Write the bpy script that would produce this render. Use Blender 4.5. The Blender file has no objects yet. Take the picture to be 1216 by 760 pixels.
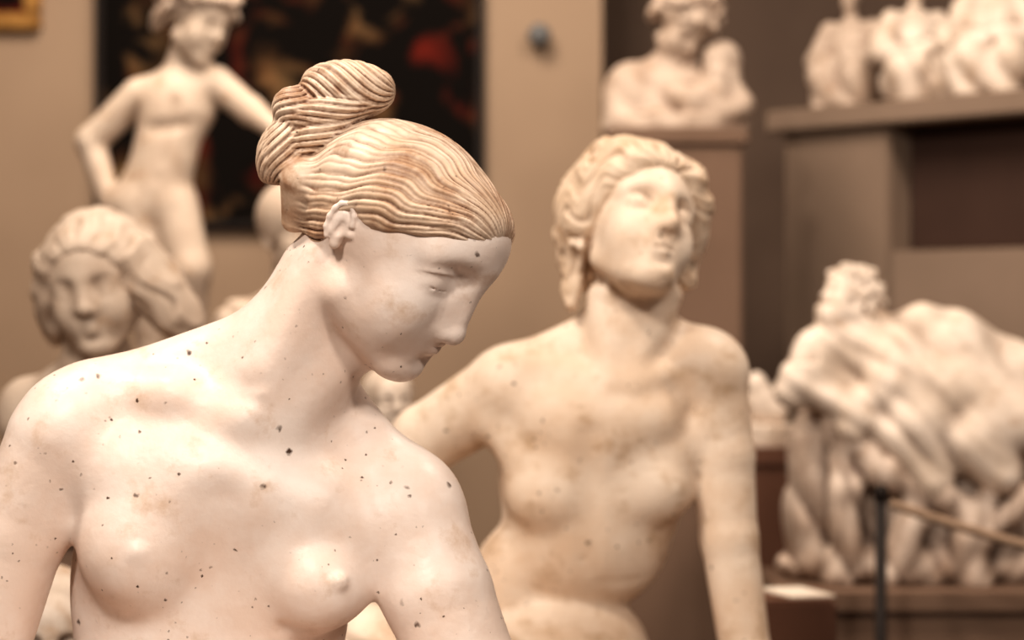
import bpy, bmesh, math, time
import numpy as np
from mathutils import Vector
T0=time.time()
FP=2870.0; CAMZ=1.5
sc_=bpy.context.scene
f32=np.float32
def V(*a): return np.array(a,dtype=np.float64)
def pt(u,v,w=0.0):
    k=1+w/FP
    return V((u-608)*k, w, (380-v)*k)
# ---------------------------------------------------------------- SDF kit
def ell(c,r,R=None):
    c=np.asarray(c,float); r=np.asarray(r,float)
    def f(P):
        x=P[0]-f32(c[0]); y=P[1]-f32(c[1]); z=P[2]-f32(c[2])
        if R is not None:
            a=x*f32(R[0,0])+y*f32(R[1,0])+z*f32(R[2,0])
            b=x*f32(R[0,1])+y*f32(R[1,1])+z*f32(R[2,1])
            d=x*f32(R[0,2])+y*f32(R[1,2])+z*f32(R[2,2])
            x,y,z=a,b,d
        x=x/f32(r[0]);y=y/f32(r[1]);z=z/f32(r[2])
        k0=np.sqrt(x*x+y*y+z*z)
        x=x/f32(r[0]);y=y/f32(r[1]);z=z/f32(r[2])
        k1=np.sqrt(x*x+y*y+z*z)+f32(1e-6)
        return k0*(k0-1)/k1
    return f
def sph(c,r):
    c=np.asarray(c,float)
    def f(P):
        x=P[0]-f32(c[0]); y=P[1]-f32(c[1]); z=P[2]-f32(c[2])
        return np.sqrt(x*x+y*y+z*z)-f32(r)
    return f
def cone(a,b,ra,rb):
    a=np.asarray(a,float); b=np.asarray(b,float); ab=b-a; L2=float(ab@ab)+1e-9
    def f(P):
        x=P[0]-f32(a[0]); y=P[1]-f32(a[1]); z=P[2]-f32(a[2])
        t=np.clip((x*f32(ab[0])+y*f32(ab[1])+z*f32(ab[2]))/f32(L2),0,1)
        x=x-t*f32(ab[0]);y=y-t*f32(ab[1]);z=z-t*f32(ab[2])
        return np.sqrt(x*x+y*y+z*z)-(f32(ra)+t*f32(rb-ra))
    return f
def plane(p,n):
    p=np.asarray(p,float); n=np.asarray(n,float); n=n/np.linalg.norm(n); d=float(p@n)
    return lambda P: P[0]*f32(n[0])+P[1]*f32(n[1])+P[2]*f32(n[2])-f32(d)
def inter(*fs):
    def f(P):
        r=fs[0](P)
        for g in fs[1:]: r=np.maximum(r,g(P))
        return r
    return f
def smin(a,b,k):
    h=np.maximum(f32(k)-np.abs(a-b),0)/f32(k)
    return np.minimum(a,b)-h*h*f32(k*0.25)
class Frame:
    def __init__(s,O,M,S): s.O=np.asarray(O,float); s.M=M; s.S=S
    def p(s,l): return s.O+s.S*(s.M@np.asarray(l,float))
    def ell(s,c,r,rot=None):
        return ell(s.p(c),np.asarray(r,float)*s.S, s.M if rot is None else s.M@rot)
    def sph(s,c,r): return sph(s.p(c),r*s.S)
    def cone(s,a,b,ra,rb): return cone(s.p(a),s.p(b),ra*s.S,rb*s.S)
    def plane(s,p,n): return plane(s.p(p),s.M@np.asarray(n,float))
    def loc(s,P):
        x=P[0]-f32(s.O[0]);y=P[1]-f32(s.O[1]);z=P[2]-f32(s.O[2]);M=s.M/s.S
        return [x*f32(M[0,i])+y*f32(M[1,i])+z*f32(M[2,i]) for i in range(3)]
def rotz(a): c,s=math.cos(a),math.sin(a); return np.array([[c,-s,0],[s,c,0],[0,0,1.]])
def roty(a): c,s=math.cos(a),math.sin(a); return np.array([[c,0,s],[0,1,0],[-s,0,c]])
def rotx(a): c,s=math.cos(a),math.sin(a); return np.array([[1,0,0],[0,c,-s],[0,s,c]])
def orient(yaw,pitch,roll):
    y,p,r=map(math.radians,(yaw,pitch,roll))
    B=np.array([[0,1,0],[-1,0,0],[0,0,1.]])
    return roty(r)@rotz(y)@rotx(-p)@B
class Sculpt:
    def __init__(s): s.ops=[]
    def u(s,f,k=1.0): s.ops.append(('u',f,float(k),None))
    def s(s,f,k=1.0): s.ops.append(('s',f,float(k),None))
    def d(s,f,c=None,R=1e9): s.ops.append(('d',f,np.zeros(3) if c is None else c,R))
    def chain(s,pts,rs,k,k0=None):
        for i in range(len(pts)-1):
            s.u(cone(pts[i],pts[i+1],rs[i],rs[i+1]),k if (i or k0 is None) else k0)
    def mesh(s,lo,hi,vox,CH=24):
        lo=np.asarray(lo,float);hi=np.asarray(hi,float)
        nc=np.ceil((hi-lo)/vox/CH).astype(int); n=nc*CH
        I=np.stack(np.meshgrid(*[np.arange(k) for k in nc],indexing='ij'),-1).reshape(-1,3)
        C=(lo+ (I*CH+(CH-1)/2)*vox)
        P=[C[:,i].astype(f32) for i in range(3)]
        D=np.full(len(C),1e4,f32); use=[]
        rad=vox*CH*0.866*1.2
        for kind,f,k,R in s.ops:
            if kind=='u':
                d=f(P); use.append(d-rad<D+rad+k); D=smin(D,d,k)
            elif kind=='s':
                d=f(P); use.append(d-rad<k-D+rad); D=-smin(-D,d,k)
            else:
                dd=np.linalg.norm(C-k,axis=1); use.append(dd<R+rad)
        act=np.abs(D)<rad*1.25
        G=np.empty(n,f32)
        ar=np.arange(CH)
        use=np.array(use)
        for j in range(len(C)):
            i0=I[j]*CH
            sl=tuple(slice(a,a+CH) for a in i0)
            if not act[j]: G[sl]=1e3 if D[j]>0 else -1e3; continue
            g=[(lo[q]+(i0[q]+ar)*vox).astype(f32) for q in range(3)]
            X,Y,Z=np.meshgrid(*g,indexing='ij'); Pp=[X,Y,Z]
            d=np.full(X.shape,1e4,f32)
            for o in np.nonzero(use[:,j])[0]:
                kind,f,k,R=s.ops[o]
                if kind=='u': d=smin(d,f(Pp),k)
                elif kind=='s': d=-smin(-d,f(Pp),k)
                else: d=f(Pp,d)
            G[sl]=d
        ins=G<0
        ins[0]=0;ins[-1]=0;ins[:,0]=0;ins[:,-1]=0;ins[:,:,0]=0;ins[:,:,-1]=0
        G=np.where(ins,np.minimum(G,-1e-4),np.maximum(G,1e-4))
        b=ins.view(np.uint8); cnt=np.zeros(tuple(n-1),np.uint8)
        off=[(i,j,k) for i in (0,1) for j in (0,1) for k in (0,1)]
        for o in off: cnt+=b[o[0]:n[0]-1+o[0],o[1]:n[1]-1+o[1],o[2]:n[2]-1+o[2]]
        idx=np.flatnonzero((cnt>0)&(cnt<8)); del cnt
        m=n-1
        ci=np.stack(np.unravel_index(idx,tuple(m)),1)
        vals={o:G[ci[:,0]+o[0],ci[:,1]+o[1],ci[:,2]+o[2]] for o in off}
        acc=np.zeros((len(idx),3));num=np.zeros(len(idx))
        for o in off:
            for ax in range(3):
                if o[ax]==0:
                    o2=list(o);o2[ax]=1;o2=tuple(o2)
                    a=vals[o];c=vals[o2];m_=(a<0)!=(c<0)
                    t=np.where(m_,a/np.where(m_,a-c,1),0)
                    t=np.clip(t,0,1)
                    for q in range(3):
                        acc[:,q]+=np.where(m_,o[q]+(t if q==ax else 0),0)
                    num+=m_
        vert=lo+(ci+acc/num[:,None])*vox
        quads=[]
        for ax in range(3):
            a=[slice(1,n[q]-1) for q in range(3)]; a2=list(a); a[ax]=slice(0,n[ax]-1);a2[ax]=slice(1,n[ax])
            e0=ins[tuple(a)];e1=ins[tuple(a2)]
            for flip in (0,1):
                w=np.argwhere((e0&~e1) if not flip else (~e0&e1))
                if len(w)==0: continue
                st=np.array([1,1,1]);st[ax]=0
                w=w+st
                p,q=[(1,2),(2,0),(0,1)][ax]
                def cid(dp,dq):
                    c=w.copy();c[:,p]-=dp;c[:,q]-=dq
                    return np.searchsorted(idx,(c[:,0]*m[1]+c[:,1])*m[2]+c[:,2])
                qd=np.stack([cid(1,1),cid(0,1),cid(0,0),cid(1,0)],1)
                if flip: qd=qd[:,::-1]
                quads.append(qd)
        return vert,np.concatenate(quads),vox
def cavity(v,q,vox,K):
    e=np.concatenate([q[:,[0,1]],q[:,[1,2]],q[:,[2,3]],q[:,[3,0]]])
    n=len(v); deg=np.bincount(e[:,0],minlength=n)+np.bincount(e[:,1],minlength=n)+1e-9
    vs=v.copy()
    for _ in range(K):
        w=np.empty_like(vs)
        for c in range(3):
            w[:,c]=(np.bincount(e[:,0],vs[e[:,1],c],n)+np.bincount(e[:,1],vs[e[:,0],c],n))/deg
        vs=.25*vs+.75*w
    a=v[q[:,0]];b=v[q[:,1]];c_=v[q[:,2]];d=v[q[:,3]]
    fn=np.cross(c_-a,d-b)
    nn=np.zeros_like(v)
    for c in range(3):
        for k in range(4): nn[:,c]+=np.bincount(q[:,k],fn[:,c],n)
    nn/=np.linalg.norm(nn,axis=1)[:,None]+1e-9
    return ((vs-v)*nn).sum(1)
def to_obj(name,vq,s,base,mat,parent=None,K=10):
    v,q,vox=vq
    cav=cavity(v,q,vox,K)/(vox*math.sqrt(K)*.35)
    w=np.empty_like(v); w[:,0]=v[:,0]*s-base[0]; w[:,1]=(FP+v[:,1])*s-base[1]; w[:,2]=np.maximum(CAMZ+v[:,2]*s-base[2],0.0)
    me=bpy.data.meshes.new(name)
    me.vertices.add(len(w)); me.vertices.foreach_set('co',w.astype(f32).ravel())
    me.loops.add(q.size); me.loops.foreach_set('vertex_index',q.astype(np.int32).ravel())
    me.polygons.add(len(q)); me.polygons.foreach_set('loop_start',np.arange(0,q.size,4,dtype=np.int32))
    me.polygons.foreach_set('loop_total',np.full(len(q),4,dtype=np.int32))
    me.polygons.foreach_set('use_smooth',np.ones(len(q),bool))
    me.update()
    at=me.attributes.new('cav','FLOAT','POINT'); at.data.foreach_set('value',cav.astype(f32))
    me.materials.append(mat)
    ob=bpy.data.objects.new(name,me); sc_.collection.objects.link(ob)
    if parent: ob.parent=parent
    else: ob.location=base
    print(name,len(w),'t=%.1f'%(time.time()-T0))
    return ob
def empty(name,base,label,cat):
    e=bpy.data.objects.new(name,None); e.location=base; e.empty_display_size=.1
    sc_.collection.objects.link(e); e['label']=label; e['category']=cat
    return e
# ---------------------------------------------------------------- materials
def mat_new(name):
    m=bpy.data.materials.new(name); m.use_nodes=True
    nt=m.node_tree; b=nt.nodes['Principled BSDF']; return m,nt,b
def N(nt,t,**kw):
    n=nt.nodes.new(t)
    for k,v in kw.items(): setattr(n,k,v)
    return n
def ramp(nt,src,stops):
    r=N(nt,'ShaderNodeValToRGB'); e=r.color_ramp.elements
    while len(e)<len(stops): e.new(0.5)
    for el,(p,c) in zip(e,stops): el.position=p; el.color=(*c,1) if len(c)==3 else c
    nt.links.new(src,r.inputs[0]); return r.outputs[0]
def mixc(nt,fac,a,b,mode='MIX'):
    m=N(nt,'ShaderNodeMix',data_type='RGBA',blend_type=mode)
    for sock,v in ((m.inputs[0],fac),(m.inputs[6],a),(m.inputs[7],b)):
        if hasattr(v,'is_output'): nt.links.new(v,sock)
        elif isinstance(v,(int,float)): sock.default_value=v
        else: sock.default_value=(*v,1)
    return m.outputs[2]
def plaster(name,c1,c2,groove,g=(.15,.7),spots=True,spotamt=1.0,rough=.5,bump=.15,warm=None,warmlo=.56):
    m,nt,b=mat_new(name)
    tc=N(nt,'ShaderNodeTexCoord').outputs['Object']
    n1=N(nt,'ShaderNodeTexNoise'); n1.inputs['Scale'].default_value=9; n1.inputs['Detail'].default_value=7; n1.inputs['Roughness'].default_value=.6; nt.links.new(tc,n1.inputs['Vector'])
    col=ramp(nt,n1.outputs[0],[(.38,c1),(.60,c2)])
    n2=N(nt,'ShaderNodeTexNoise'); n2.inputs['Scale'].default_value=22; n2.inputs['Detail'].default_value=8; n2.inputs['Roughness'].default_value=.65; nt.links.new(tc,n2.inputs['Vector'])
    dirt=ramp(nt,n2.outputs[0],[(warmlo,(0,0,0)),(warmlo+.16,(.7,.7,.7))])
    col=mixc(nt,dirt,col,warm or (c2[0]*.8,c2[1]*.62,c2[2]*.45))
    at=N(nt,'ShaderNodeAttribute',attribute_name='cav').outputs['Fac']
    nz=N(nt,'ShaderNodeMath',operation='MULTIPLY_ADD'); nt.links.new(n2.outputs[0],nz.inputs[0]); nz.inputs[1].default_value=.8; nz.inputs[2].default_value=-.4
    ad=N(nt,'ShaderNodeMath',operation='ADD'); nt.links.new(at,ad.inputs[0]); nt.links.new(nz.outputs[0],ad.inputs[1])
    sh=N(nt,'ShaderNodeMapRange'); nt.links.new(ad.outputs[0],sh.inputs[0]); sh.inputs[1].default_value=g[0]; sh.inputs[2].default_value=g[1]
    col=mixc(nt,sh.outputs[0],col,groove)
    if spots:
        for sc,th,lo in ((58,.10,.50),(30,.10,.52),(90,.11,.53)):
            vo=N(nt,'ShaderNodeTexVoronoi'); vo.inputs['Scale'].default_value=sc
            nd=N(nt,'ShaderNodeTexNoise'); nd.inputs['Scale'].default_value=sc*4; nt.links.new(tc,nd.inputs['Vector'])
            vm=N(nt,'ShaderNodeVectorMath',operation='MULTIPLY_ADD'); nt.links.new(nd.outputs['Color'],vm.inputs[0]); vm.inputs[1].default_value=(.24/sc*1.2,)*3; nt.links.new(tc,vm.inputs[2])
            nt.links.new(vm.outputs[0],vo.inputs['Vector'])
            mk=ramp(nt,vo.outputs['Distance'],[(th*.55,(1,1,1)),(th*1.25,(0,0,0))])
            nn=N(nt,'ShaderNodeTexNoise'); nn.inputs['Scale'].default_value=9+sc*.1; nt.links.new(tc,nn.inputs['Vector'])
            m2=ramp(nt,nn.outputs[0],[(lo,(0,0,0)),(lo+.08,(spotamt,)*3)])
            mm=mixc(nt,1.0,mk,m2,'MULTIPLY')
            col=mixc(nt,mm,col,(.07,.035,.02))
    nt.links.new(col,b.inputs['Base Color'])
    b.inputs['Roughness'].default_value=rough; b.inputs['Specular IOR Level'].default_value=.35
    bp=N(nt,'ShaderNodeBump'); bp.inputs['Strength'].default_value=bump; bp.inputs['Distance'].default_value=.002
    n3=N(nt,'ShaderNodeTexNoise'); n3.inputs['Scale'].default_value=90; n3.inputs['Detail'].default_value=5; nt.links.new(tc,n3.inputs['Vector'])
    nt.links.new(n3.outputs[0],bp.inputs['Height']); nt.links.new(bp.outputs[0],b.inputs['Normal'])
    return m
def flat(name,c1,c2=None,scale=3,rough=.8,metal=0):
    m,nt,b=mat_new(name); c2=c2 or tuple(x*.8 for x in c1)
    tc=N(nt,'ShaderNodeTexCoord').outputs['Object']
    n1=N(nt,'ShaderNodeTexNoise'); n1.inputs['Scale'].default_value=scale; n1.inputs['Detail'].default_value=5; nt.links.new(tc,n1.inputs['Vector'])
    nt.links.new(ramp(nt,n1.outputs[0],[(.3,c1),(.7,c2)]),b.inputs['Base Color'])
    b.inputs['Roughness'].default_value=rough; b.inputs['Metallic'].default_value=metal
    b.inputs['Specular IOR Level'].default_value=.25
    return m
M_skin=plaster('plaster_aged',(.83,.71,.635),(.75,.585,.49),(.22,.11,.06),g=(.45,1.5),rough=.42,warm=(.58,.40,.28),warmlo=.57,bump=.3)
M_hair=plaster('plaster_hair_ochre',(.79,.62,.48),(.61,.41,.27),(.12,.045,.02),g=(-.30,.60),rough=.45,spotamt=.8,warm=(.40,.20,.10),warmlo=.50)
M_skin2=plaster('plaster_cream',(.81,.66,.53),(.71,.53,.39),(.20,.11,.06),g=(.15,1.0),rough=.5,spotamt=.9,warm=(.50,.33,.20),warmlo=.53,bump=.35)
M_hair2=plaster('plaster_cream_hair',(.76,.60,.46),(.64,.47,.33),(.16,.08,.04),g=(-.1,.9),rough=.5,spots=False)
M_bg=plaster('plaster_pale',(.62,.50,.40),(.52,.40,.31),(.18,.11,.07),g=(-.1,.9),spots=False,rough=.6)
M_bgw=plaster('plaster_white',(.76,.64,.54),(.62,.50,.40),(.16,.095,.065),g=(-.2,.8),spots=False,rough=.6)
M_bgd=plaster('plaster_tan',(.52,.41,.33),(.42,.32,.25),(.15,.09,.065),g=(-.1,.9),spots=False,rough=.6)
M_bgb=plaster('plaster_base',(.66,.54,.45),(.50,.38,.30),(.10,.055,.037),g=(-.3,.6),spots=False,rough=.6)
# ---------------------------------------------------------------- head
def head(S,fr,eyes='down',ears=True,ez=0,mz=0,ear=(0,0,1.0),eary=0.0,full=0.0,fore=0.0,ch=0.0,br=0.0,foz=0.0,tip=10.4,op=None):
    s=fr.S
    def u(f,k): S.u(f,k*s)
    def sub(f,k): S.s(f,k*s)
    u(fr.ell((-0.3,0,4.6),(9.2,7.1,7.9)),2)
    u(fr.ell((3.7,0,-0.6+full*.3+ch*.4),(5.5,5.5+full*.4,7.9-ch*.5)),2)
    u(fr.ell((4.6+fore,0,5.2+fore*.5+foz),(4.7,5.3,4.2)),1.5)
    for y in (1,-1):
        u(fr.cone((0.8,y*(4.5+.3*full),-4.0+ch*.8),(6.4,y*1.5,-7.7+ch),1.4+.5*full,1.3+.2*full),2.4)
        u(fr.ell((5.5,y*3.4,-1.8+ez*.4),(2.5+.2*full,2.2+.3*full,3.0+.5*full)),2.4)
    u(fr.ell((7.2,0,-7.5+ch),(1.6,1.7,1.5)),1.7)
    u(fr.ell((6.8,0,-4.2+mz*.7),(2.1,2.7,2.7)),1.8)
    for y in (1,-1):
        u(fr.cone((8.4+fore*.5,y*.8,3.5+ez),(6.6,y*4.6,3.3+ez),.75,.7),1.9)
        if eyes=='down': sub(fr.ell((9.9,y*3.3,1.95+ez),(1.7,1.9,1.1)),1.9)
        else: sub(fr.ell((9.1,y*3.15,1.8+ez),(1.9,2.1,1.4)),1.0)
    for y in (1,-1):
        e=(6.9,y*3.15,1.5+ez)
        if eyes=='down':
            u(inter(fr.ell(e,(1.64,1.95,1.5)),fr.plane((0,0,.62+ez),(.2,0,-1))),.8)
            u(fr.ell((6.8,y*3.15,1.0+ez),(1.60,1.85,1.4)),.6)
            sub(fr.cone((8.65,y*1.9,.62+ez),(7.85,y*4.6,.58+ez),.06,.06),.18)
        else:
            u(fr.ell(e,(1.32,1.55,1.35)),.1)
            u(inter(fr.ell(e,(1.62,1.85,1.62)),fr.plane((0,0,2.3+ez),(.35,0,-1))),.1)
            u(inter(fr.ell(e,(1.54,1.75,1.5)),fr.plane((0,0,.8+ez),(-.3,0,1))),.12)
    u(fr.cone((8.15+br,0,3.6+ez*.8),(tip-.15,0,-.8),1.0,.88),1.4)
    for y in (1,-1):
        u(fr.cone((7.9+br*.5,y*.8,1.2+ez*.8),(8.7,y*.95,-1.1),.85,.95),1.4)
    u(fr.sph((tip-.1,0,-1.25),.98),.7)
    for y in (1,-1):
        u(fr.ell((tip-.95,y*.98,-1.55),(.9,.55,.62)),.55)
    for y in (1,-1): sub(fr.ell((tip-.55,y*.5,-2.4),(.4,.24,.28)),.3)
    sub(fr.cone((9.6,0,-2.8+mz*.3),(9.55,0,-3.6+mz),.12,.15),.5)
    u(fr.ell((8.2,0,-4.55+mz),(.95,1.5,1.0)),.5)
    for y in (1,-1):
        u(fr.cone((9.0,y*.4,-4.15+mz),(8.05,y*1.6,-4.50+mz),.58,.30),.5)
        u(fr.cone((8.85,0,-5.05+mz),(8.0,y*1.3,-4.85+mz),.64,.36),.5)
    if op is None: op=.05 if eyes=='down' else .18
    for y in (1,-1):
        sub(fr.cone((9.65,0,-4.60+mz),(8.65,y*(1.8-op*.5),-4.56+mz),op,.05),.2)
    sub(fr.ell((9.7,0,-6.35+mz*.45+ch*.5),(1.0,1.6,.5)),1.1)
    if ears:
        ox,oz,k=ear
        def e3(x,y,z): return (ox+x*k, y+(eary if y>0 else -eary), oz+z*k)
        for y in (1,-1):
            u(fr.ell(e3(-1.3,y*6.5,.5),(1.25*k,(.8+eary*.5)*k,2.2*k),roty(-.15)),.5)
            pts=[]
            for i in range(9):
                th=math.radians(10+i*28)
                pts.append(e3(-1.1+1.4*math.cos(th)-.22*math.sin(th),y*(6.65+.32*(1-math.cos(th))),.7+2.5*math.sin(th)))
            for i in range(8): u(fr.cone(pts[i],pts[i+1],.31*k,.31*k),.25)
            sub(fr.ell(e3(-.7,y*7.4,.3),(.8*k,.85*k,1.25*k)),.3)
            sub(fr.cone(e3(-.5,y*7.3,1.8),e3(-1.6,y*7.5,1.5),.32*k,.28*k),.3)
            u(fr.cone(e3(-1.2,y*6.8,1.9),e3(-1.6,y*7.05,-.6),.25*k,.3*k),.25)
            u(fr.sph(e3(-.75,y*6.5,-1.8),.6*k),.5)
            u(fr.sph(e3(.3,y*6.3,0),.42*k),.4)
def hairline(x,z0=3.0,sl=.47,back=1.1):
    return f32(z0)+np.where(x>1,(x-1)*f32(sl),np.where(x<-1,(x+1)*f32(back),0))
def ridge(a): return np.abs(np.sin(a))
def bust_body(S,fr,drape=False,cut=-27,width=14.5):
    s=fr.S
    S.u(fr.cone((-2.2,0,-3),(-3,0,-14),4.9,5.6),2*s)
    for y in (1,-1):
        S.u(fr.cone((-3,y*2,-12),(-3.4,y*width*.85,-18),3.0,3.5),3*s)
        S.u(fr.ell((-3.2,y*width,-20.5),(4.8,4.6,6)),3*s)
    S.u(fr.ell((-2.6,0,-24),(8,width*.95,9)),4*s)
    if drape:
        def dd(P,d):
            x,y,z=fr.loc(P)
            m=np.clip((-z-15-.25*y)/3,0,1)
            return d-m*s*(.3+.8*ridge(y*.35+z*.42+.6*np.sin(z*.5)))
        S.d(dd)
    S.s(fr.plane((0,0,cut),(0,0,1)),.5*s)
    S.u(fr.ell((-2.6,0,cut-3),(3.6,3.6,5)),1*s)
    S.u(inter(fr.ell((-2.6,0,cut-8),(5.6,5.6,30)),fr.plane((0,0,cut-5.5),(0,0,1)),fr.plane((0,0,cut-8.5),(0,0,-1))),.5*s)
# ================================================================ STATUE 1
s1=.00085
HS=13.0
M1=orient(65,-31,2)
O1=pt(546,404,0)-M1@np.array([10.85,0,-1.4])*HS; O1[1]=0
fr1=Frame(O1,M1,HS)
S=Sculpt()
S.u(ell(pt(250,700,75),(170,116,230)),1)
S.u(cone(pt(118,498,45),pt(470,600,75),55,54),60)
S.u(ell(pt(262,575,35),(160,98,90),roty(.22)),60)
S.u(cone(pt(345,400,45),pt(125,472,60),48,42),50)
S.u(cone(pt(350,430,45),pt(475,580,80),45,40),50)
S.u(ell(pt(235,900,75),(165,140,190)),50)
# neck
S.u(cone(pt(392,335,28),pt(316,485,30),65,75),34)
head(S,fr1,'down',ez=1.6,mz=1.6,ear=(-.7,2.3,.78),eary=.5,full=.5,fore=1.2,ch=1.4,br=1.0,foz=.6,tip=10.15)
S.u(cone(pt(378,316,-28),pt(300,484,-34),16,14),36)
S.u(cone(pt(420,425,12),pt(330,494,-12),14,10),42)
S.s(sph(pt(313,505,-82),16),28)
S.s(ell(pt(262,468,-64),(28,20,11)),36)
S.u(cone(pt(288,499,-20),pt(205,470,-8),7,8),46)
S.u(cone(pt(205,470,-8),pt(112,464,14),8,8),46)
# shoulders and arms
S.u(ell(pt(76,520,25),(64,68,72)),44)
S.u(ell(pt(486,622,45),(70,72,78)),46)
S.chain([pt(66,526,20),pt(20,640,15),pt(-20,780,0),pt(-42,900,-60)],[60,56,51,45],7)
S.chain([pt(490,625,40),pt(519,705,15),pt(556,800,-5),pt(590,900,-40)],[66,66,61,50],8)
S.chain([pt(-42,900,-60),pt(90,960,-250)],[45,32],15)
S.chain([pt(590,900,-40),pt(430,965,-260)],[48,32],15)
# breasts
S.u(ell(pt(158,644,-18),(62,53,62)),54)
S.u(ell(pt(164,674,-34),(42,36,36)),42)
S.u(sph(pt(164,657,-73),5),16)
S.u(ell(pt(376,688,-6),(56,51,55)),44)
S.u(ell(pt(386,702,-23),(40,38,36)),34)
S.u(sph(pt(404,691,-62),5),16)
S.u(cone(pt(380,600,-4),pt(452,648,12),34,24),36)
S.u(cone(pt(150,560,-4),pt(88,560,10),36,30),34)
S.s(cone(pt(440,668,-36),pt(482,655,-44),3.5,3.5),9)
S.s(cone(pt(262,600,-75),pt(262,760,-62),6,8),50)
S.s(cone(pt(335,750,-34),pt(400,750,-26),3,3),16)
for a,b in (((165,960,60),(110,985,-330)),((320,965,60),(390,990,-330))):
    S.u(cone(pt(*a),pt(*b),92,66),30)
    S.u(cone(pt(b[0],1030,-330),pt(a[0],1040,120),55,45),20)
for hx,dx in ((90,1),(430,-1)):
    c=pt(hx,962,-262); S.u(ell(c,(34,42,15)),10)
    for i in range(4):
        q=pt(hx-24+i*16,955,-296); S.chain([q,q+V(2*dx,-34-(4 if i in(1,2) else 0),-2),q+V(3*dx,-58,-16)],[8.5,8,7],3)
    S.chain([c+V(28*dx,0,0),c+V(46*dx,-30,-4)],[9,8],4)
bb=S.mesh((-720,-420,-745),(50,250,310),1.8)
ZB1=CAMZ+(380-1100)*s1
base1=((240-608)*s1,FP*s1,ZB1)
e1=empty('plaster_statue',base1,'kneeling nude plaster woman statue, hair in bun, looking down','statue')
to_obj('body',bb,s1,base1,M_skin,e1,K=10)
# hair
H=Sculpt()
capf=fr1.ell((-.4,0,4.9),(9.75,7.75,8.2)); cap2=fr1.ell((5.5,0,6.4),(5.2,5.95,4.6))
def cap1(P):
    x,y,z=fr1.loc(P)
    z0=3.7; sl=.50
    ay=np.abs(y)+1e-3
    h=z-(f32(z0)+(x-1)*f32(sl))
    phi=np.arctan2(ay,h+.6)
    w=.042*np.sin(x*.85+phi*1.5)+.010*np.sin(x*2.1+1+phi*3)
    hl=hairline(x,z0,sl,2.0)+.9*np.exp(-((x+1.9)/1.7)**2)
    edge=(hl-z+.10*np.sin(x*2.0+.5))*f32(.85)
    d=smin(capf(P),cap2(P),2.0*HS)/f32(HS)
    rr=np.sqrt(y*y+h*h)
    t=np.clip(-edge/2.4,0,1)
    d=d+.50*(1-t)*(1-t)
    amp=np.clip((rr-.5)/2.6,0,1)*(.6+.4*np.clip(phi/1.2,0,1))
    p2=phi+w
    a=ridge(p2*19+.6*np.sin(x*.5+.4))
    b=ridge(p2*41+.6*np.sin(x*.9))
    g=ridge(p2*6.3+.6)
    d=d-amp*(.21*a**.8+.11*b+.15*g-.2)
    return -smin(-d,-edge,.45)*f32(HS)
H.u(cap1,1)
def lobe(S,c,r,R,k,amp,n,tw,bow):
    c=np.asarray(c,float); e=ell(c,r,R)
    def f(P):
        x=P[0]-f32(c[0]); y=P[1]-f32(c[1]); z=P[2]-f32(c[2])
        a=(x*f32(R[0,0])+y*f32(R[1,0])+z*f32(R[2,0]))/f32(r[0])
        b=(x*f32(R[0,1])+y*f32(R[1,1])+z*f32(R[2,1]))/f32(r[1])
        g=(x*f32(R[0,2])+y*f32(R[1,2])+z*f32(R[2,2]))/f32(r[2])
        g2=g-f32(bow)*(1-a*a)
        q=np.arctan2(g2,-b+.02)+f32(tw)*a
        rad=np.sqrt(g2*g2+b*b)
        return e(P)-f32(amp)*np.clip(rad*1.6,0,1)*(ridge(q*n)**.8+.35*ridge(q*n*2.3+1)-.6)
    S.u(f,k)
wb=14
lobe(H,pt(413,106,wb),(57,46,33),roty(.06),5,3.8,8,1.3,-.3)
lobe(H,pt(394,132,wb-12),(52,38,20),roty(-.22),7,3.2,7,.9,-.2)
lobe(H,pt(353,132,wb-4),(27,34,30),roty(-.9),9,3.2,8,.8,-.2)
lobe(H,pt(338,178,wb),(43,40,27),roty(-1.3),6,3.8,8,1.0,-.2)
lobe(H,pt(323,186,wb+4),(33,34,17),roty(-1.45),5,3.2,7,.8,-.2)
lobe(H,pt(380,158,wb-6),(48,40,24),roty(-.5),8,3,8,.8,-.1)
H.u(cone(pt(360,216,-20),pt(348,262,-2),28,14),16)
H.chain([pt(450,264,-78),pt(455,277,-82),pt(465,285,-82),pt(468,279,-82)],[3.4,2.8,2.3,2],2)
hh=H.mesh((-330,-170,20),(30,190,330),1.4)
to_obj('hair',hh,s1,base1,M_hair,e1,K=6)
# ================================================================ STATUE 2
s2=.00118; H2=9.3
M2=orient(24,30,18)
O2=pt(796,266,0)-M2@np.array([11.3,0,-1.4])*H2; O2[1]=0
fr2=Frame(O2,M2,H2)
S=Sculpt()
S.u(ell(pt(703,565,50),(112,83,150)),1)
S.u(cone(pt(614,458,35),pt(836,440,35),41,41),40)
S.u(ell(pt(712,500,15),(104,62,62)),35)
S.u(cone(pt(744,378,35),pt(640,434,45),31,29),36)
S.u(cone(pt(744,378,35),pt(822,422,45),31,29),36)
S.u(cone(pt(760,320,20),pt(735,440,25),43,48),22)
head(S,fr2,'open',ez=.3,mz=.3,full=-.4,ch=.5,op=.42)
S.u(cone(pt(708,350,5),pt(727,452,-16),9,8),22)
S.u(cone(pt(800,352,5),pt(745,452,-16),9,8),22)
S.s(sph(pt(736,458,-54),12),16)
S.u(cone(pt(725,460,-20),pt(625,434,8),6,7),24)
S.u(cone(pt(748,460,-20),pt(835,422,8),6,7),24)
S.u(sph(pt(842,443,30),46),25)
S.u(sph(pt(602,461,35),48),25)
S.chain([pt(842,444,30),pt(858,540,25),pt(866,640,15),pt(886,780,0),pt(900,900,-10)],[45,38,34,30,26],8)
S.chain([pt(602,462,35),pt(505,522,70),pt(430,620,90),pt(415,800,60)],[49,42,36,28],8)
S.u(ell(pt(650,580,0),(48,35,44)),26)
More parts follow.
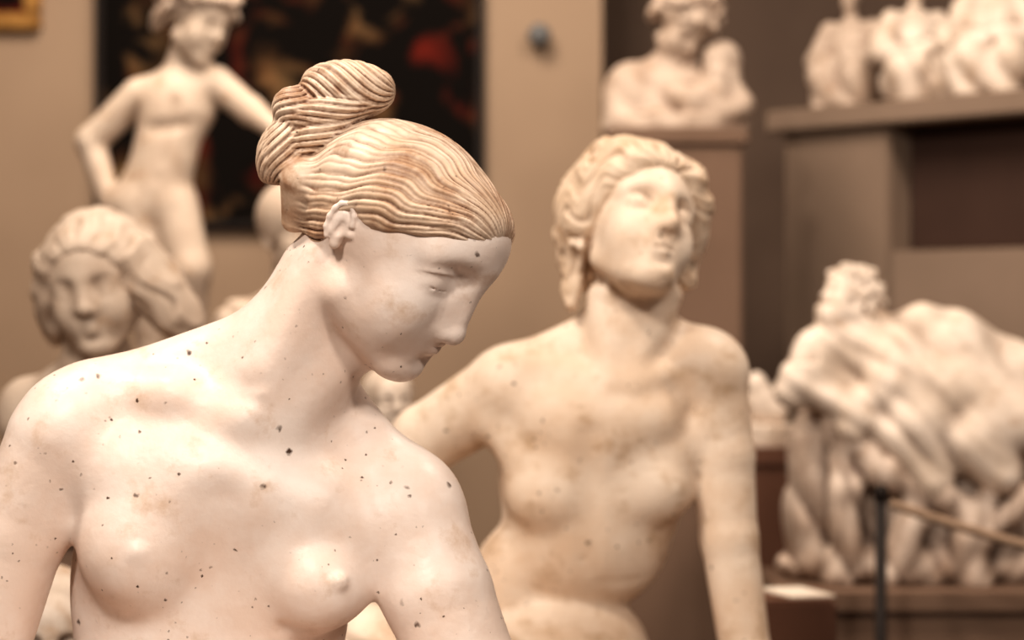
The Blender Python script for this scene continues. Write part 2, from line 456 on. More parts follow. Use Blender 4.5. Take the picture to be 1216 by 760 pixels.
S.u(ell(pt(645,592,-4),(33,27,28)),22)
S.u(sph(pt(637,595,-31),4),8)
S.u(ell(pt(776,574,0),(44,34,42)),26)
S.u(ell(pt(784,584,-2),(31,25,27)),22)
S.u(sph(pt(798,582,-25),4),8)
S.u(cone(pt(800,540,10),pt(838,500,22),24,22),18)
S.u(cone(pt(620,540,10),pt(590,505,22),26,24),18)
S.u(ell(pt(688,655,44),(94,58,72)),28)
S.u(ell(pt(670,780,48),(104,74,88)),14)
S.u(ell(pt(602,690,54),(42,50,62)),20)
S.s(cone(pt(700,520,-58),pt(700,680,-42),7,7),26)
S.s(cone(pt(600,660,-20),pt(690,698,-28),4,5),10)
S.s(cone(pt(690,698,-28),pt(775,692,4),5,4),10)
S.s(cone(pt(700,738,-36),pt(764,735,-10),2.5,2.5),7)
S.s(ell(pt(693,667,-28),(4,8,6)),5)
S.u(cone(pt(640,830,20),pt(440,780,-60),80,60),30)
S.u(cone(pt(440,780,-60),pt(420,960,-80),55,35),15)
S.u(cone(pt(700,840,20),pt(560,860,-220),80,60),30)
S.u(cone(pt(560,860,-220),pt(560,960,-120),55,38),15)
def fold2(P,d):
    x,y,z=P
    m=np.clip((-z-330)/30,0,1)*np.clip((-x-60)/30,0,1)
    return d-m*(3+9*ridge(x*.045+z*.03+np.sin(z*.05)))
S.d(fold2)
for hx,hy,hz in ((900,905,-10),(415,805,60)):
    c=pt(hx,hy+14,hz-6); S.u(ell(c,(20,24,22)),8)
    for i in range(4): S.chain([c+V(-13+i*9,-14,-10),c+V(-15+i*10,-34,-22),c+V(-15+i*10,-44,-32)],[5.5,5,4],2)
    S.chain([c+V(-16,-4,-6),c+V(-30,-20,-20)],[6,5],3)
bb=S.mesh((-250,-330,-610),(330,190,280),2.5)
ZB2=CAMZ+(380-975)*s2
base2=((680-608)*s2,FP*s2,ZB2)
e2=empty('plaster_statue',base2,'seated nude plaster woman statue, wavy hair, gazing upward','statue')
to_obj('body',bb,s2,base2,M_skin2,e2,K=8)
H=Sculpt()
H.u(fr2.ell((-1.4,0,4.9),(9.6,7.6,8.6)),1)
H.u(fr2.ell((4.0,0,6.6),(5.0,5.8,4.5)),2*H2)
def cut2(P,d):
    x,y,z=fr2.loc(P)
    c=(hairline(x,3.4,.62,1.0)-z-.06*np.abs(y))*f32(.85*H2)
    return -smin(-d,-c,H2*.8)
H.d(cut2)
for y in (1,-1):
    oy=1.3 if y>0 else -.4
    def ch(pts,rs,k=2.4):
        for i in range(len(pts)-1):
            a=(pts[i][0],y*max(pts[i][1]+oy*min(1,pts[i][1]/4),.5),pts[i][2]); b=(pts[i+1][0],y*(pts[i+1][1]+oy*min(1,pts[i+1][1]/4)),pts[i+1][2])
            H.u(fr2.cone(a,b,rs[i],rs[i+1]),k*H2)
    ch([(7.6,.8,8.6),(6.9,3.6,7.9),(4.8,5.9,5.8),(2.0,6.8,3.4),(-.4,7.1,1.6),(-2.8,6.4,.2)],[.9,1.2,1.4,1.4,1.5,1.2])
    ch([(5.8,1.1,10.4),(4.2,4.4,10.1),(1.2,6.6,7.6),(-2,7.4,4.8),(-5,6.6,1.5)],[1.2,1.7,1.5,1.7,1.5])
    ch([(3.0,1.0,12.2),(.5,4.4,11.6),(-4,6.4,8.2)],[1.3,1.8,1.8])
H.u(fr2.ell((-8,-.5,2.0),(4.4,4.6,4.8)),1.5*H2)
for a,b,ra,rb in (((-4.5,-5.2,-.5),(-6.0,-4.4,-4.5),1.6,1.0),((-6.0,-4.4,-4.5),(-6.5,-4.0,-7),1.0,.7),
                  ((-1.3,8.4,.8),(-.6,9.0,-1.6),1.9,1.5)):
    H.u(fr2.cone(a,b,ra,rb),1.2*H2)
def st2(P,d):
    x,y,z=fr2.loc(P)
    phi=np.arctan2(np.abs(y)+1e-3,z-3.5-.35*x)
    wv=.20*np.sin(x*1.0+phi*1.5)
    return d-H2*(.40*ridge((phi+wv)*7)**.8+.20*ridge((phi+wv)*17+.5) -.28)
H.d(st2)
hh=H.mesh((-10,-160,-60),(310,190,285),2.3)
to_obj('hair',hh,s2,base2,M_hair2,e2)
# ================================================================ background sculptures
def mkbase(uc,vb,s,w=0): return ((uc-608)*s*(1+w/FP),(FP+w)*s,CAMZ+(380-vb)*s*(1+w/FP))
s3=.00136; H3=7.4
M3=orient(-6,-10,-8); O3=pt(117,345,0); fr3=Frame(O3,M3,H3)
S=Sculpt(); head(S,fr3,'down',ears=False,full=1,op=.08)
frb=Frame(O3+V(-14,0,0),orient(-25,0,0),H3)
bust_body(S,frb,cut=-27,width=14.5)
vb3=380-(O3[2]-H3*35.5)
bb=S.mesh(O3+V(-210,-130,-305),O3+V(210,150,120),3.0)
b3=mkbase(120,vb3,s3)
e3=empty('plaster_bust',b3,'pale plaster bust of a woman with long wavy hair','bust')
to_obj('body',bb,s3,b3,M_bg,e3)
H=Sculpt()
H.u(fr3.ell((-1.2,.3,5.0),(9.7,8.2,8.3)),1)
H.u(fr3.ell((4.4,0,6.0),(5.3,6.2,4.5)),2*H3)
def cut3(P,d):
    x,y,z=fr3.loc(P)
    c=(hairline(x,1.2,.80,1.0)-z-.30*np.abs(y)*np.clip((x-2)/4,0,1)+.7*np.clip((x-5)/3,0,1))*f32(.75*H3)
    return -smin(-d,-c,H3*1.0)
H.d(cut3)
for y,o in ((1,1.0),(-1,.2)):
    H.u(fr3.cone((4.6,y*6.2,5.2),(3.0,y*(7.0+o*.6),0.5),1.5,1.5+.4*o),2.6*H3)
    H.u(fr3.cone((3.0,y*(7.0+o*.6),0.5),(1.0,y*(7.2+o*3),-5.5+(1-o)*1.5),1.5+.4*o,1.4+.6*o),2.4*H3)
    H.u(fr3.cone((0.5,y*7.4,5.5),(-.5,y*(7.6+o*1.6),-1),2.2,2.0+o*.9),3.0*H3)
    H.u(fr3.cone((-.5,y*(7.6+o*1.6),-1),(-2,y*(7.6+o*4.6),-7.5+(1-o)*2),2.0+o*.9,1.7+o*1.2),3.0*H3)
    H.u(fr3.cone((-4,y*7.2,4.5),(-4.5,y*(7.8+o*3.0),-5),2.6,2.3+o),3.4*H3)
def st3(P,d):
    x,y,z=fr3.loc(P)
    ac=np.where(y>0,y+.45*z,-y+.1*z)+.3*x
    m=np.clip((4.5-z+.3*np.abs(y))/4,0,1)
    wv=.8*np.sin(z*.65)
    sd=.42*ridge(ac*.9+wv)+.24*ridge(ac*2.3+1.6*wv)
    phi=np.arctan2(np.abs(y)+.1,np.maximum(z-2,0.3))
    tp=.30*ridge(phi*7+.5*np.sin(x*.9))+.18*ridge(phi*16+.8*np.sin(x*.8))
    return d-H3*(m*sd+(1-m)*tp-.25)
H.d(st3)
hh=H.mesh(O3+V(-130,-110,-130),O3+V(190,150,130),2.6)
to_obj('hair',hh,s3,b3,M_bg,e3)
# standing child
s4=.00182; H4=4.5
M4=orient(54,-8,14); O4=pt(230,29,0); fr4=Frame(O4,M4,H4)
S=Sculpt(); head(S,fr4,'down',ears=False,full=1,op=.08)
S.chain([pt(222,52,8),pt(211,95,8)],[18,20],8)
S.chain([pt(174,110,12),pt(254,97,2)],[19,19],14)
S.u(ell(pt(210,128,5),(48,33,42),roty(-.1)),18)
S.u(ell(pt(196,182,2),(39,31,50),roty(.22)),22)
S.u(ell(pt(182,236,6),(45,36,40),roty(.2)),26)
S.s(sph(pt(186,210,-34),4),6)
S.s(cone(pt(207,120,-32),pt(194,185,-36),3,3),12)
S.s(cone(pt(178,152,-28),pt(240,145,-28),2,2),14)
S.chain([pt(164,114,10),pt(108,168,20),pt(130,240,6)],[21,18,13],6)
S.u(ell(pt(136,246,-2),(13,10,9)),5)
for i in range(4): S.chain([pt(132+i*3,246+i*4,-8),pt(150+i*2,248+i*4,-16)],[4,3.5],1.5)
S.chain([pt(132,240,-8),pt(142,234,-14)],[4,3.5],2)
S.chain([pt(258,100,2),pt(298,132,-6),pt(334,158,-32)],[20,17,11],6)
S.u(ell(pt(342,158,-38),(11,9,8)),5)
for i in range(4): S.chain([pt(346,152+i*4,-42),pt(362,150+i*5,-48)],[3.8,3],1.5)
S.chain([pt(340,152,-42),pt(348,143,-46)],[3.8,3],2)
S.chain([pt(162,247,4),pt(178,330,-4),pt(178,385,6),pt(175,470,14)],[34,28,19,12],10)
S.chain([pt(204,247,4),pt(224,320,-8),pt(226,385,10),pt(235,470,16)],[33,26,19,12],10)
S.u(ell(pt(172,478,-8),(13,30,9)),5); S.u(ell(pt(238,478,-6),(13,30,9)),5)
S.u(ell(pt(205,492,5),(70,50,9)),4)
bb=S.mesh((-545,-70,-130),(-230,75,410),3.0)
b4=mkbase(205,500,s4)
e4=empty('plaster_statue',b4,'nude plaster child statue with hand on hip','statue')
to_obj('body',bb,s4,b4,M_bg,e4)
def curls(name,fr,hs,n,seed,b_,s_,mat,par,hz=2.2,hsl=.5,rr=1.0):
    H=Sculpt(); rng=np.random.default_rng(seed)
    H.u(fr.ell((-1,0,5.0),(9.9,8.0,8.6)),1)
    H.u(fr.ell((4.6,0,6.2),(5.3,5.9,4.4)),1.5*hs)
    for i in range(n):
        a=rng.uniform(-2.7,2.7); b=rng.uniform(-.1,1.45)
        p=V(-1+10.4*math.cos(a)*math.cos(b),8.8*math.sin(a)*math.cos(b),5+9.3*math.sin(b))
        if p[0]>5 and p[2]<7.5: continue
        t=V(*rng.normal(size=3)); t/=np.linalg.norm(t)
        H.u(fr.cone(p-t*1.3,p+t*1.3,rng.uniform(1.0,1.7)*rr,rng.uniform(1.0,1.7)*rr),.3*hs)
    for i in range(n//2):
        a=rng.uniform(1.5,4.8); p=V(-1+8.8*math.cos(a),8.0*math.sin(a),rng.uniform(-2.5,4))
        H.u(fr.cone(p,p+V(0,0,-1.5),1.8*rr,1.4*rr),.3*hs)
    def cut(P,d):
        x,y,z=fr.loc(P)
        c=(hairline(x,hz,hsl,1.2)-z+.8*np.sin(y*1.3))*f32(.8*hs)
        return -smin(-d,-c,hs*1.0)
    H.d(cut)
    hh=H.mesh(fr.O+V(-17,-17,-12)*hs,fr.O+V(18,18,19)*hs,.5*hs)
    to_obj(name,hh,s_,b_,mat,par)
curls('hair',fr4,H4,110,3,b4,s4,M_bgd,e4,hz=1.8,rr=1.2)
# mother and child
s5=.00196; H5=4.1
M5=orient(35,-32,14); O5=pt(806,34,0); fr5=Frame(O5,M5,H5)
S=Sculpt(); head(S,fr5,'down',full=.8)
S.chain([pt(800,56,8),pt(790,88,10)],[19,25],8)
S.chain([pt(752,100,12),pt(842,100,12)],[29,26],18)
S.u(ell(pt(795,132,12),(70,40,45)),18)
S.chain([pt(746,105,8),pt(740,145,-5),pt(800,150,-35)],[28,22,16],10)
fc=Frame(pt(858,82,-16),orient(-40,10,-15),2.7)
head(S,fc,'down',full=1)
S.u(fc.ell((-1.6,0,5.0),(9.6,8.0,8.6)),2)
S.chain([pt(858,92,-10),pt(846,130,-14)],[20,32],14)
S.chain([pt(866,100,-20),pt(882,125,-30),pt(850,140,-38)],[13,11,9],8)
S.chain([pt(842,110,-22),pt(822,118,-32),pt(806,112,-32)],[13,12,10],12)
S.chain([pt(850,142,-20),pt(815,146,-38)],[14,12],8)
S.u(inter(ell(pt(805,150,0),(82,52,300)),plane(pt(0,140,0),(0,0,1)),plane(pt(0,157,0),(0,0,-1))),5)
def dr5(P,d):
    x,y,z=P; return d-np.clip((300-z)/30,0,1)*(1+2.5*ridge(x*.07+z*.06))+1.5
S.d(dr5)
bb=S.mesh((95,-75,215),(300,75,425),2.8)
b5=mkbase(805,157,s5)
e5=empty('plaster_bust',b5,'plaster half-length figure of a woman holding a small child','bust')
to_obj('body',bb,s5,b5,M_bgd,e5)
curls('hair',fr5,H5,60,5,b5,s5,M_bgd,e5)
def seated(uc,vb,s,h,mat,yaw,label,seed):
    S=Sculpt(); k=h/120.
    c=pt(uc,vb,0)
    fr=Frame(c,orient(yaw,0,0),k)
    S.u(fr.ell((0,0,20),(40,38,26)),2*k)
    S.u(fr.ell((-6,0,70),(24,33,45)),16*k)
    for y in (1,-1):
        S.u(fr.cone((-4,y*14,25),(28,y*22,38),20,17),12*k)
        S.u(fr.cone((28,y*22,38),(28,y*20,8),16,13),12*k)
        S.u(fr.cone((-6,y*28,98),(6,y*43,62),14,12),7*k)
        S.u(fr.cone((6,y*43,62),(27,y*10,58+y*5),12,9),5*k)
        for i in range(4): S.u(fr.cone((28,y*(8-i*2),62-i*3),(31,y*(0-i*1.5),60-i*3.5),3,2.4),1.5*k)
    S.u(fr.cone((-6,0,105),(-3,0,124),9,8),6*k)
    fh=Frame(fr.p((-3,0,134)),orient(yaw+seed*12-10,-10,seed*4),k*1.55)
    head(S,fh,'down')
    S.u(fh.ell((-1.6,0,5.2),(9.6,8.3,8.9)),1)
    def dr(P,d):
        x,y,z=fr.loc(P); m=np.clip((88-z+8*math.sin(seed)-y*.5*(seed-2))/20,0,1)
        return d-k*m*(1+5*ridge(y*.07+z*.045+seed+.6*np.sin(z*.05)))+k*1
    S.d(dr,None)
    bb=S.mesh(c+V(-70*k,-70*k,-6*k),c+V(70*k,70*k,165*k),2.6*max(.8,k))
    b=mkbase(uc,vb,s)
    o=to_obj('plaster_figure',bb,s,b,mat); o['label']=label; o['category']='statue'
    return o
PL=V(0.663,6.0); ED=V(.66,-.75); ND=V(.75,.66); ZS=1.964
ED=ED/np.linalg.norm(ED); ND=ND/np.linalg.norm(ND)
for (t,n,mat,yaw,lab,seed,h) in ((.125,.12,M_bgd,-30,'tan plaster seated figure with folded arms',1,116),
        (.335,.12,M_bgw,10,'white draped plaster figure seated on shelf',2,122),
        (.565,.12,M_bgw,-25,'white plaster crouching draped figure on shelf',3,138)):
    q=PL+ED*t+ND*n; s=q[1]/FP; uc=608+q[0]/s; vb=380-(ZS+.056-CAMZ)/s
    seated(uc,vb,s,h,mat,yaw,lab,seed)
# reclining group
s6=.00168
b6=mkbase(1090,688,s6)
e6=empty('plaster_sculpture_group',b6,'pale plaster group of reclining draped figures on draped base','sculpture')
P6=pt
S=Sculpt()
S.u(ell(P6(1120,514,20),(140,80,78),roty(.3)),1)
f6=Frame(P6(1006,364,-10),orient(-60,50,-25),3.4)
head(S,f6,'down',full=.6)
S.chain([P6(1018,384,0),P6(1050,416,0)],[26,34],18)
S.chain([P6(1040,430,0),P6(1110,488,0)],[48,54],26)
S.u(ell(P6(990,450,-18),(48,32,48)),22)
S.chain([P6(1015,412,-10),P6(970,418,-25)],[28,26],20)
S.chain([P6(970,416,-30),P6(944,458,-45),P6(1005,484,-54)],[24,20,16],12)
for i in range(4): S.chain([P6(1008+i*2,478+i*5,-62),P6(1026+i,480+i*6,-68)],[4.5,3.6],2)
S.chain([P6(1062,420,-34),P6(1050,464,-50),P6(1010,508,-56)],[26,24,20],16)
S.chain([P6(1090,402,20),P6(1128,412,5),P6(1172,474,-25)],[34,40,38],22)
S.u(sph(P6(1096,378,0),19),14)
S.chain([P6(1160,418,25),P6(1205,446,10),P6(1245,508,0)],[32,36,40],22)
S.chain([P6(1130,468,-40),P6(1076,512,-54),P6(1106,566,-60)],[38,34,28],20)
S.chain([P6(1215,504,-44),P6(1160,520,-58),P6(1186,562,-64)],[36,32,26],20)
S.u(ell(P6(1185,488,-30),(62,46,34),roty(.4)),22)
S.u(ell(P6(1100,454,-35),(52,40,28),roty(.6)),20)
def drf(P,d):
    x,y,z=P
    m=np.clip((-x+480-(z+40)*.6)/120+.6,0.3,1)
    q=x*.62+z*.78
    return d-m*(6.5*ridge(q*.050+.8*np.sin((x-z)*.012))**.8+2.2*ridge(q*.11+1.0*np.sin((x-z)*.02)))+m*3.5
S.d(drf,P6(1130,520,0),150)
bb=S.mesh((290,-150,-250),(690,150,90),2.8)
to_obj('figures',bb,s6,b6,M_bgw,e6)
curls('hair',f6,3.4,60,11,b6,s6,M_bgw,e6)
S=Sculpt()
S.u(ell(P6(1100,620,35),(158,85,130)),1)
S.u(ell(P6(975,585,20),(42,60,112)),30)
S.u(ell(P6(1090,668,10),(165,85,40)),20)
S.chain([P6(1130,596,-62),P6(1168,636,-76),P6(1218,590,-66)],[13,15,13],10)
S.chain([P6(1010,520,-50),P6(1050,560,-70),P6(1120,590,-70)],[14,16,13],10)
S.chain([P6(1090,560,-60),P6(1085,620,-72),P6(1060,680,-70)],[17,17,20],12)
S.chain([P6(990,500,-40),P6(1005,580,-60),P6(1000,680,-60)],[15,15,20],12)
S.chain([P6(1180,580,-60),P6(1150,640,-74),P6(1160,685,-70)],[14,14,18],12)
def dr6(P,d):
    x,y,z=P
    return d-8*ridge(x*.045+1.3*np.sin(z*.017+x*.012)+.016*z)**.8-2.4*ridge(x*.10-z*.04+np.sin(z*.03))+5.5
S.d(dr6)
bb=S.mesh((290,-150,-325),(690,150,-70),2.8)
to_obj('draped_base',bb,s6,b6,M_bgb,e6)
def smallbust(uc,vc,s,h,yaw,pitch,mat,label,drape=True):
    O=pt(uc,vc,0); fr=Frame(O,orient(yaw,pitch,0),h)
    S=Sculpt(); head(S,fr,'open')
    S.u(fr.ell((-1.8,0,5.2),(9.6,8.4,8.9)),1)
    fb=Frame(O,orient(yaw*.5,0,0),h)
    bust_body(S,fb,drape=drape,width=13)
    bb=S.mesh(O+V(-24*h,-16*h,-37*h),O+V(24*h,16*h,15*h),h*.42)
    b=mkbase(uc,380-(O[2]-35.5*h),s)
    o=to_obj('plaster_bust',bb,s,b,mat); o['label']=label; o['category']='bust'
    return b
b7=smallbust(352,285,.00168,5.2,30,0,M_bg,'draped plaster bust standing near the dark painting')
b8=smallbust(462,484,.0015,3.6,20,5,M_bgw,'small white plaster bust on a low plinth')
b9=smallbust(60,770,.00115,7.0,10,0,M_bgw,'small white plaster bust beside the kneeling statue')
s10=.001812
S=Sculpt()
S.u(ell(pt(905,480,0),(20,16,26)),1)
S.u(ell(pt(922,488,-4),(14,14,18)),8)
S.u(ell(pt(898,456,0),(13,12,14)),6)
S.u(inter(ell(pt(908,516,0),(36,36,60)),plane(pt(0,503,0),(0,0,1)),plane(pt(0,530,0),(0,0,-1))),3)
S.d(lambda P,d: d-1.5*ridge(P[0]*.2+P[2]*.15)+.7)
bb=S.mesh(pt(908,490,0)+V(-42,-42,-44),pt(908,490,0)+V(42,42,60),1.6)
b10=mkbase(908,530,s10)
o=to_obj('plaster_fragment',bb,s10,b10,M_bgw); o['label']='small white plaster fragment resting on a slab'; o['category']='sculpture'
# ================================================================ setting
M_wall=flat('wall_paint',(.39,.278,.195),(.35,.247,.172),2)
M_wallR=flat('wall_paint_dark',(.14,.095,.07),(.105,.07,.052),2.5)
M_floor=flat('floor_brown',(.14,.085,.055),(.09,.055,.035),6,rough=.5)
M_pl=flat('plinth_brown',(.19,.12,.083),(.155,.096,.065),3,rough=.7)
M_pl2=flat('plinth_reddish',(.15,.07,.042),(.11,.05,.03),3,rough=.6)
M_shelf=flat('shelf_taupe',(.25,.18,.135),(.205,.147,.108),3)
M_dark=flat('recess_shade_dark',(.06,.032,.023),(.045,.024,.017),3)  # dark colour standing in for the shade inside the recess
M_gold=flat('gilded_wood',(.45,.24,.07),(.25,.12,.03),20,rough=.4,metal=.4)
M_blk=flat('dark_metal',(.015,.010,.008),(.02,.013,.010),10,rough=.6,metal=.2)
M_rope=flat('rope_tan',(.30,.205,.14),(.23,.155,.105),60)
M_grey=flat('grey_plastic',(.2,.2,.2),(.16,.16,.16),10,rough=.5)
M_paper=flat('paper_white',(.75,.66,.56),(.7,.6,.5),10)
def box(name,c,size,mat,rot=0,bev=.006,parent=None):
    bm=bmesh.new(); bmesh.ops.create_cube(bm,size=1)
    for v in bm.verts: v.co=Vector((v.co.x*size[0],v.co.y*size[1],(v.co.z+.5)*size[2]))
    if bev: bmesh.ops.bevel(bm,geom=bm.edges[:],offset=bev,segments=2,affect='EDGES')
    me=bpy.data.meshes.new(name); bm.to_mesh(me); bm.free(); me.materials.append(mat)
    o=bpy.data.objects.new(name,me); sc_.collection.objects.link(o)
    o.location=c; o.rotation_euler=(0,0,rot)
    if parent: o.parent=parent
    return o
def struct(o): o['kind']='structure'; return o
struct(box('floor',(0.3,3.4,-.05),(9,9.6,.05),M_floor,bev=0))
XE=(715-608)/FP*6.8
struct(box('wall_back',((-3.6+XE)/2,6.9,0),(XE+3.6,.2,4),M_wall,bev=0))
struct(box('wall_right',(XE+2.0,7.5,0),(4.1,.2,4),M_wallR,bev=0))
struct(box('wall_left',(-3.65,3.4,0),(.1,7.2,4),M_wall,bev=0))
struct(box('baseboard_back',((-3.6+XE)/2,6.785,0),(XE+3.6,.03,.14),M_pl2,bev=.004))
def plinth(cx,cy,top,w,d,mat,label,rot=0):
    e=empty('plinth',(cx,cy,0),label,'plinth'); e.rotation_euler=(0,0,rot)
    box('plinth_body',(0,0,.06),(w*.92,d*.92,top-.06-.04),mat,parent=e)
    box('plinth_top',(0,0,top-.04),(w,d,.04),mat,parent=e)
    box('plinth_foot',(0,0,0),(w,d,.06),mat,parent=e)
plinth(base1[0],base1[1]-.09,ZB1,.62,.62,M_pl,'brown painted plinth under the kneeling statue')
plinth(base2[0]-.05,base2[1]-.06,ZB2,.72,.55,M_pl,'brown painted plinth under the seated statue')
plinth(b3[0],b3[1],b3[2],.32,.32,M_pl,'brown plinth under the long-haired bust')
plinth(b4[0],b4[1],b4[2],.34,.34,M_pl,'brown plinth under the child statue')
plinth(b5[0]-.01,b5[1],b5[2],.32,.3,M_pl,'tall grey-brown plinth under the mother and child')
plinth(b7[0],b7[1],b7[2],.26,.26,M_pl,'slim brown plinth near the painting')
plinth(b8[0],b8[1],b8[2],.22,.22,M_pl,'slim low brown plinth')
plinth(b9[0],b9[1],b9[2],.2,.2,M_pl,'small low brown plinth')
plinth(b10[0],b10[1],b10[2],.17,.17,M_pl2,'narrow reddish brown plinth beside the shelving')
plinth(b6[0]+.15,b6[1],b6[2],.9,.48,M_pl,'wide brown plinth under the reclining group')
bx=box('wooden_crate',((938-608)*.0014,FP*.0014,0),(.13,.2,CAMZ+(380-705)*.0014),M_pl2); bx['label']='reddish brown display box with paper on top'; bx['category']='box'
pp=box('paper_sheet',((945-608)*.0014,FP*.0014,CAMZ+(380-705)*.0014),(.08,.14,.004),M_paper,rot=.3,bev=.001); pp['label']='white paper sheet lying on the box'; pp['category']='paper'
rs=math.atan2(ED[1],ED[0])
es=empty('shelving_unit',(PL[0],PL[1],0),'taupe built shelving with open recess and long board','shelf'); es.rotation_euler=(0,0,rs)
box('side_panel',(.17,.24,0),(.335,.45,ZS),M_shelf,parent=es)
box('lower_panel',(1.1,.24,0),(1.52,.45,1.665),M_shelf,parent=es)
box('recess_shade_panel',(1.1,.10,1.665),(1.52,.02,ZS-1.665),M_dark,parent=es)  # dark sheet just behind the opening, its colour gives the recess shade
box('shelf_board',(.92,.24,ZS),(1.9,.52,.055),M_shelf,parent=es)
def painting(u0,u1,v0,v1,label,fw,fmat,cmat,y=6.79):
    s=y/FP; x0=(u0-608)*s;x1=(u1-608)*s;z0=CAMZ+(380-v1)*s;z1=CAMZ+(380-v0)*s
    e=empty('framed_painting',((x0+x1)/2,y,z0),label,'painting')
    W=x1-x0;Hh=z1-z0
    box('canvas',(0,-.012,fw*.5),(W-fw,.02,Hh-fw),cmat,parent=e,bev=0)
    for nm,cx,w_,zz,h_ in (('frame_rail',0,W,0,fw),('frame_rail',0,W,Hh-fw,fw),('frame_stile',-W/2+fw/2,fw,fw,Hh-2*fw),('frame_stile',W/2-fw/2,fw,fw,Hh-2*fw)):
        box(nm,(cx,-.02,zz),(w_,.05,h_),fmat,parent=e,bev=.008)
def canvas(name,seed):
    m,nt,b=mat_new(name)
    tc=N(nt,'ShaderNodeTexCoord').outputs['Object']
    mp=N(nt,'ShaderNodeMapping'); mp.inputs['Location'].default_value=(seed,0,seed); nt.links.new(tc,mp.inputs[0])
    n=N(nt,'ShaderNodeTexNoise'); n.inputs['Scale'].default_value=7.5; n.inputs['Detail'].default_value=2; n.inputs['Distortion'].default_value=.5; nt.links.new(mp.outputs[0],n.inputs['Vector'])
    n2=N(nt,'ShaderNodeTexNoise'); n2.inputs['Scale'].default_value=4.5; nt.links.new(mp.outputs[0],n2.inputs['Vector'])
    warm=ramp(nt,n2.outputs[0],[(.42,(.17,.018,.010)),(.52,(.13,.06,.025)),(.64,(.30,.18,.085))])
    fac=ramp(nt,n.outputs[0],[(.52,(0,0,0)),(.76,(1,1,1))])
    c=mixc(nt,fac,(.006,.004,.003),warm)
    nt.links.new(c,b.inputs['Base Color']); b.inputs['Roughness'].default_value=.8; b.inputs['Specular IOR Level'].default_value=.1
    return m
painting(115,575,-420,272,'large dark old painting with reddish figures in thin frame',.022,M_blk,canvas('dark_canvas',3.0))
painting(-320,50,-300,36,'gilt framed dark painting on the wall',.045,M_gold,canvas('dark_canvas_small',9.0))
s=6.8/FP
es2=empty('wall_sensor',((640-608)*s,6.8,CAMZ+(380-55)*s),'small grey wall-mounted sensor','sensor')
box('sensor_mount',(0,-.02,0),(.04,.04,.04),M_grey,parent=es2)
me=bpy.data.meshes.new('sensor_head'); bm=bmesh.new(); bmesh.ops.create_uvsphere(bm,u_segments=20,v_segments=12,radius=.032); bm.to_mesh(me); bm.free(); me.materials.append(M_grey)
o=bpy.data.objects.new('sensor_head',me); sc_.collection.objects.link(o); o.parent=es2; o.location=(0,-.06,.025)
def lathe(name,prof,mat,parent,loc=(0,0,0)):
    bm=bmesh.new(); n=24; rings=[]
    for r,z in prof: rings.append([bm.verts.new((r*math.cos(2*math.pi*i/n),r*math.sin(2*math.pi*i/n),z)) for i in range(n)])
    for a,b in zip(rings,rings[1:]):
        for i in range(n): bm.faces.new((a[i],a[(i+1)%n],b[(i+1)%n],b[i]))
    bm.faces.new(rings[0][::-1]); bm.faces.new(rings[-1])
    for f in bm.faces: f.smooth=True
    me=bpy.data.meshes.new(name); bm.to_mesh(me); bm.free(); me.materials.append(mat)
    o=bpy.data.objects.new(name,me); sc_.collection.objects.link(o); o.parent=parent; o.location=loc; return o
def stanchion(x,y,h):
    e=empty('stanchion',(x,y,0),'dark metal rope barrier post with round base','barrier post')
    lathe('post',[(.011,.015),(.011,h-.03)],M_blk,e)
    lathe('base',[(.10,0),(.10,.012),(.04,.03),(.014,.05)],M_blk,e)
    lathe('post_cap',[(.011,h-.03),(.014,h-.02),(.014,h-.008),(.009,h)],M_blk,e)
    return Vector((x,y,h-.03))
d_=4.38; sx=d_/FP
A=stanchion((1046-608)*sx,d_,CAMZ+(380-576)*sx)
B=stanchion(1.45,3.95,1.06)
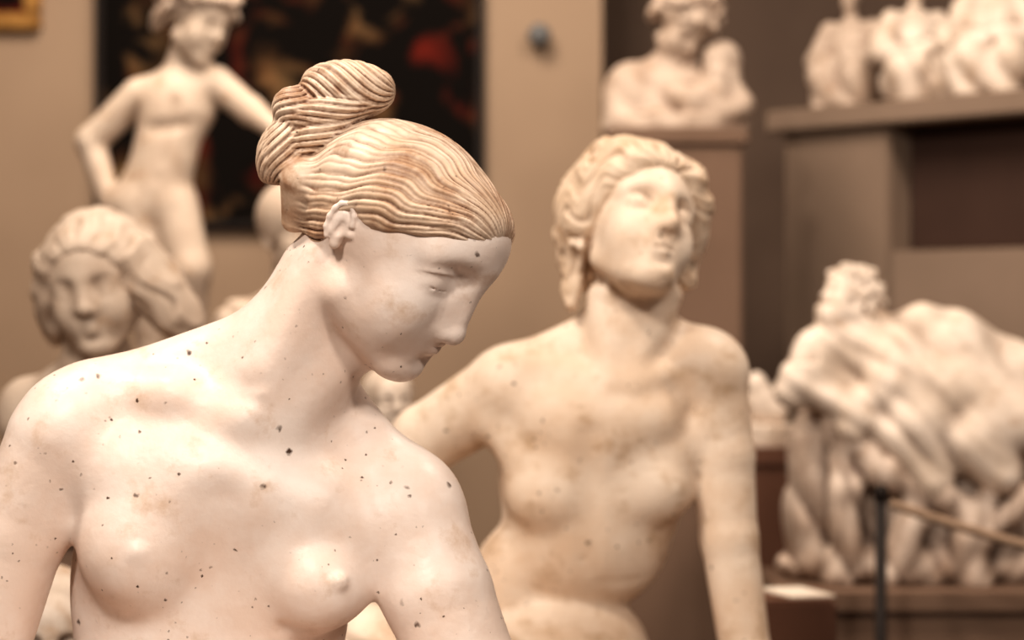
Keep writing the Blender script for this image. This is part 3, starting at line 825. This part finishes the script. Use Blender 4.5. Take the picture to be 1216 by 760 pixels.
def rope(a,b,sag,rad):
    dv=(b-a).normalized()*.02; a=a+dv; b=b-dv
    cu=bpy.data.curves.new('rope','CURVE'); cu.dimensions='3D'; cu.bevel_depth=rad; cu.bevel_resolution=3
    sp=cu.splines.new('POLY'); n=20; sp.points.add(n-1)
    mid=(a+b)/2
    for i in range(n):
        t=i/(n-1); p=a.lerp(b,t)-mid; sp.points[i].co=(p.x,p.y,p.z-sag*4*t*(1-t),1)
    cu.materials.append(M_rope)
    tmp=bpy.data.objects.new('tmp',cu); sc_.collection.objects.link(tmp)
    dg=bpy.context.evaluated_depsgraph_get(); me=bpy.data.meshes.new_from_object(tmp.evaluated_get(dg))
    bpy.data.objects.remove(tmp)
    o=bpy.data.objects.new('barrier_rope',me); sc_.collection.objects.link(o); o.location=mid
    o['label']='tan barrier rope stretched between posts'; o['category']='rope'
rope(A,B,.03,.009)
# ================================================================ light & camera
def area(loc,tgt,size,power,col):
    l=bpy.data.lights.new('added_area_light','AREA'); l.shape='DISK'; l.size=size; l.energy=power; l.color=col  # unseen area light, added overhead to brighten the sculptures and walls
    o=bpy.data.objects.new('added_area_light',l); o.location=loc; sc_.collection.objects.link(o)
    o.rotation_euler=(Vector(tgt)-Vector(loc)).to_track_quat('-Z','Y').to_euler()
area((-.8,.4,3.2),(-.2,2.4,1.4),.35,50,(1,.92,.83))
area((1.1,.4,2.8),(0,2.4,1.5),.4,27,(1,.90,.80))  # added right-hand fill for the front statue
area((-1.0,2.3,3.3),(.1,3.4,1.4),.3,32,(1,.88,.76))
area((-.6,4.6,3.6),(-.4,6.3,1.4),1.0,56,(1,.86,.72))
area((1.2,3.6,3.6),(1.0,5.2,1.0),.5,42,(1,.86,.73))
w=bpy.data.worlds.new('World'); sc_.world=w; w.use_nodes=True
w.node_tree.nodes['Background'].inputs[0].default_value=(1,.83,.72,1); w.node_tree.nodes['Background'].inputs[1].default_value=.165
cam=bpy.data.cameras.new('Camera'); co=bpy.data.objects.new('Camera',cam); sc_.collection.objects.link(co)
co.location=(0,0,CAMZ); co.rotation_euler=(math.pi/2,0,0); cam.sensor_width=36; cam.lens=FP*36/1216
cam.dof.use_dof=True; cam.dof.focus_distance=2.37; cam.dof.aperture_fstop=3.8
sc_.camera=co
sc_.view_settings.view_transform='Standard'
try: sc_.view_settings.look='Medium High Contrast'
except Exception as ex: print('look',ex)
print('total',time.time()-T0)
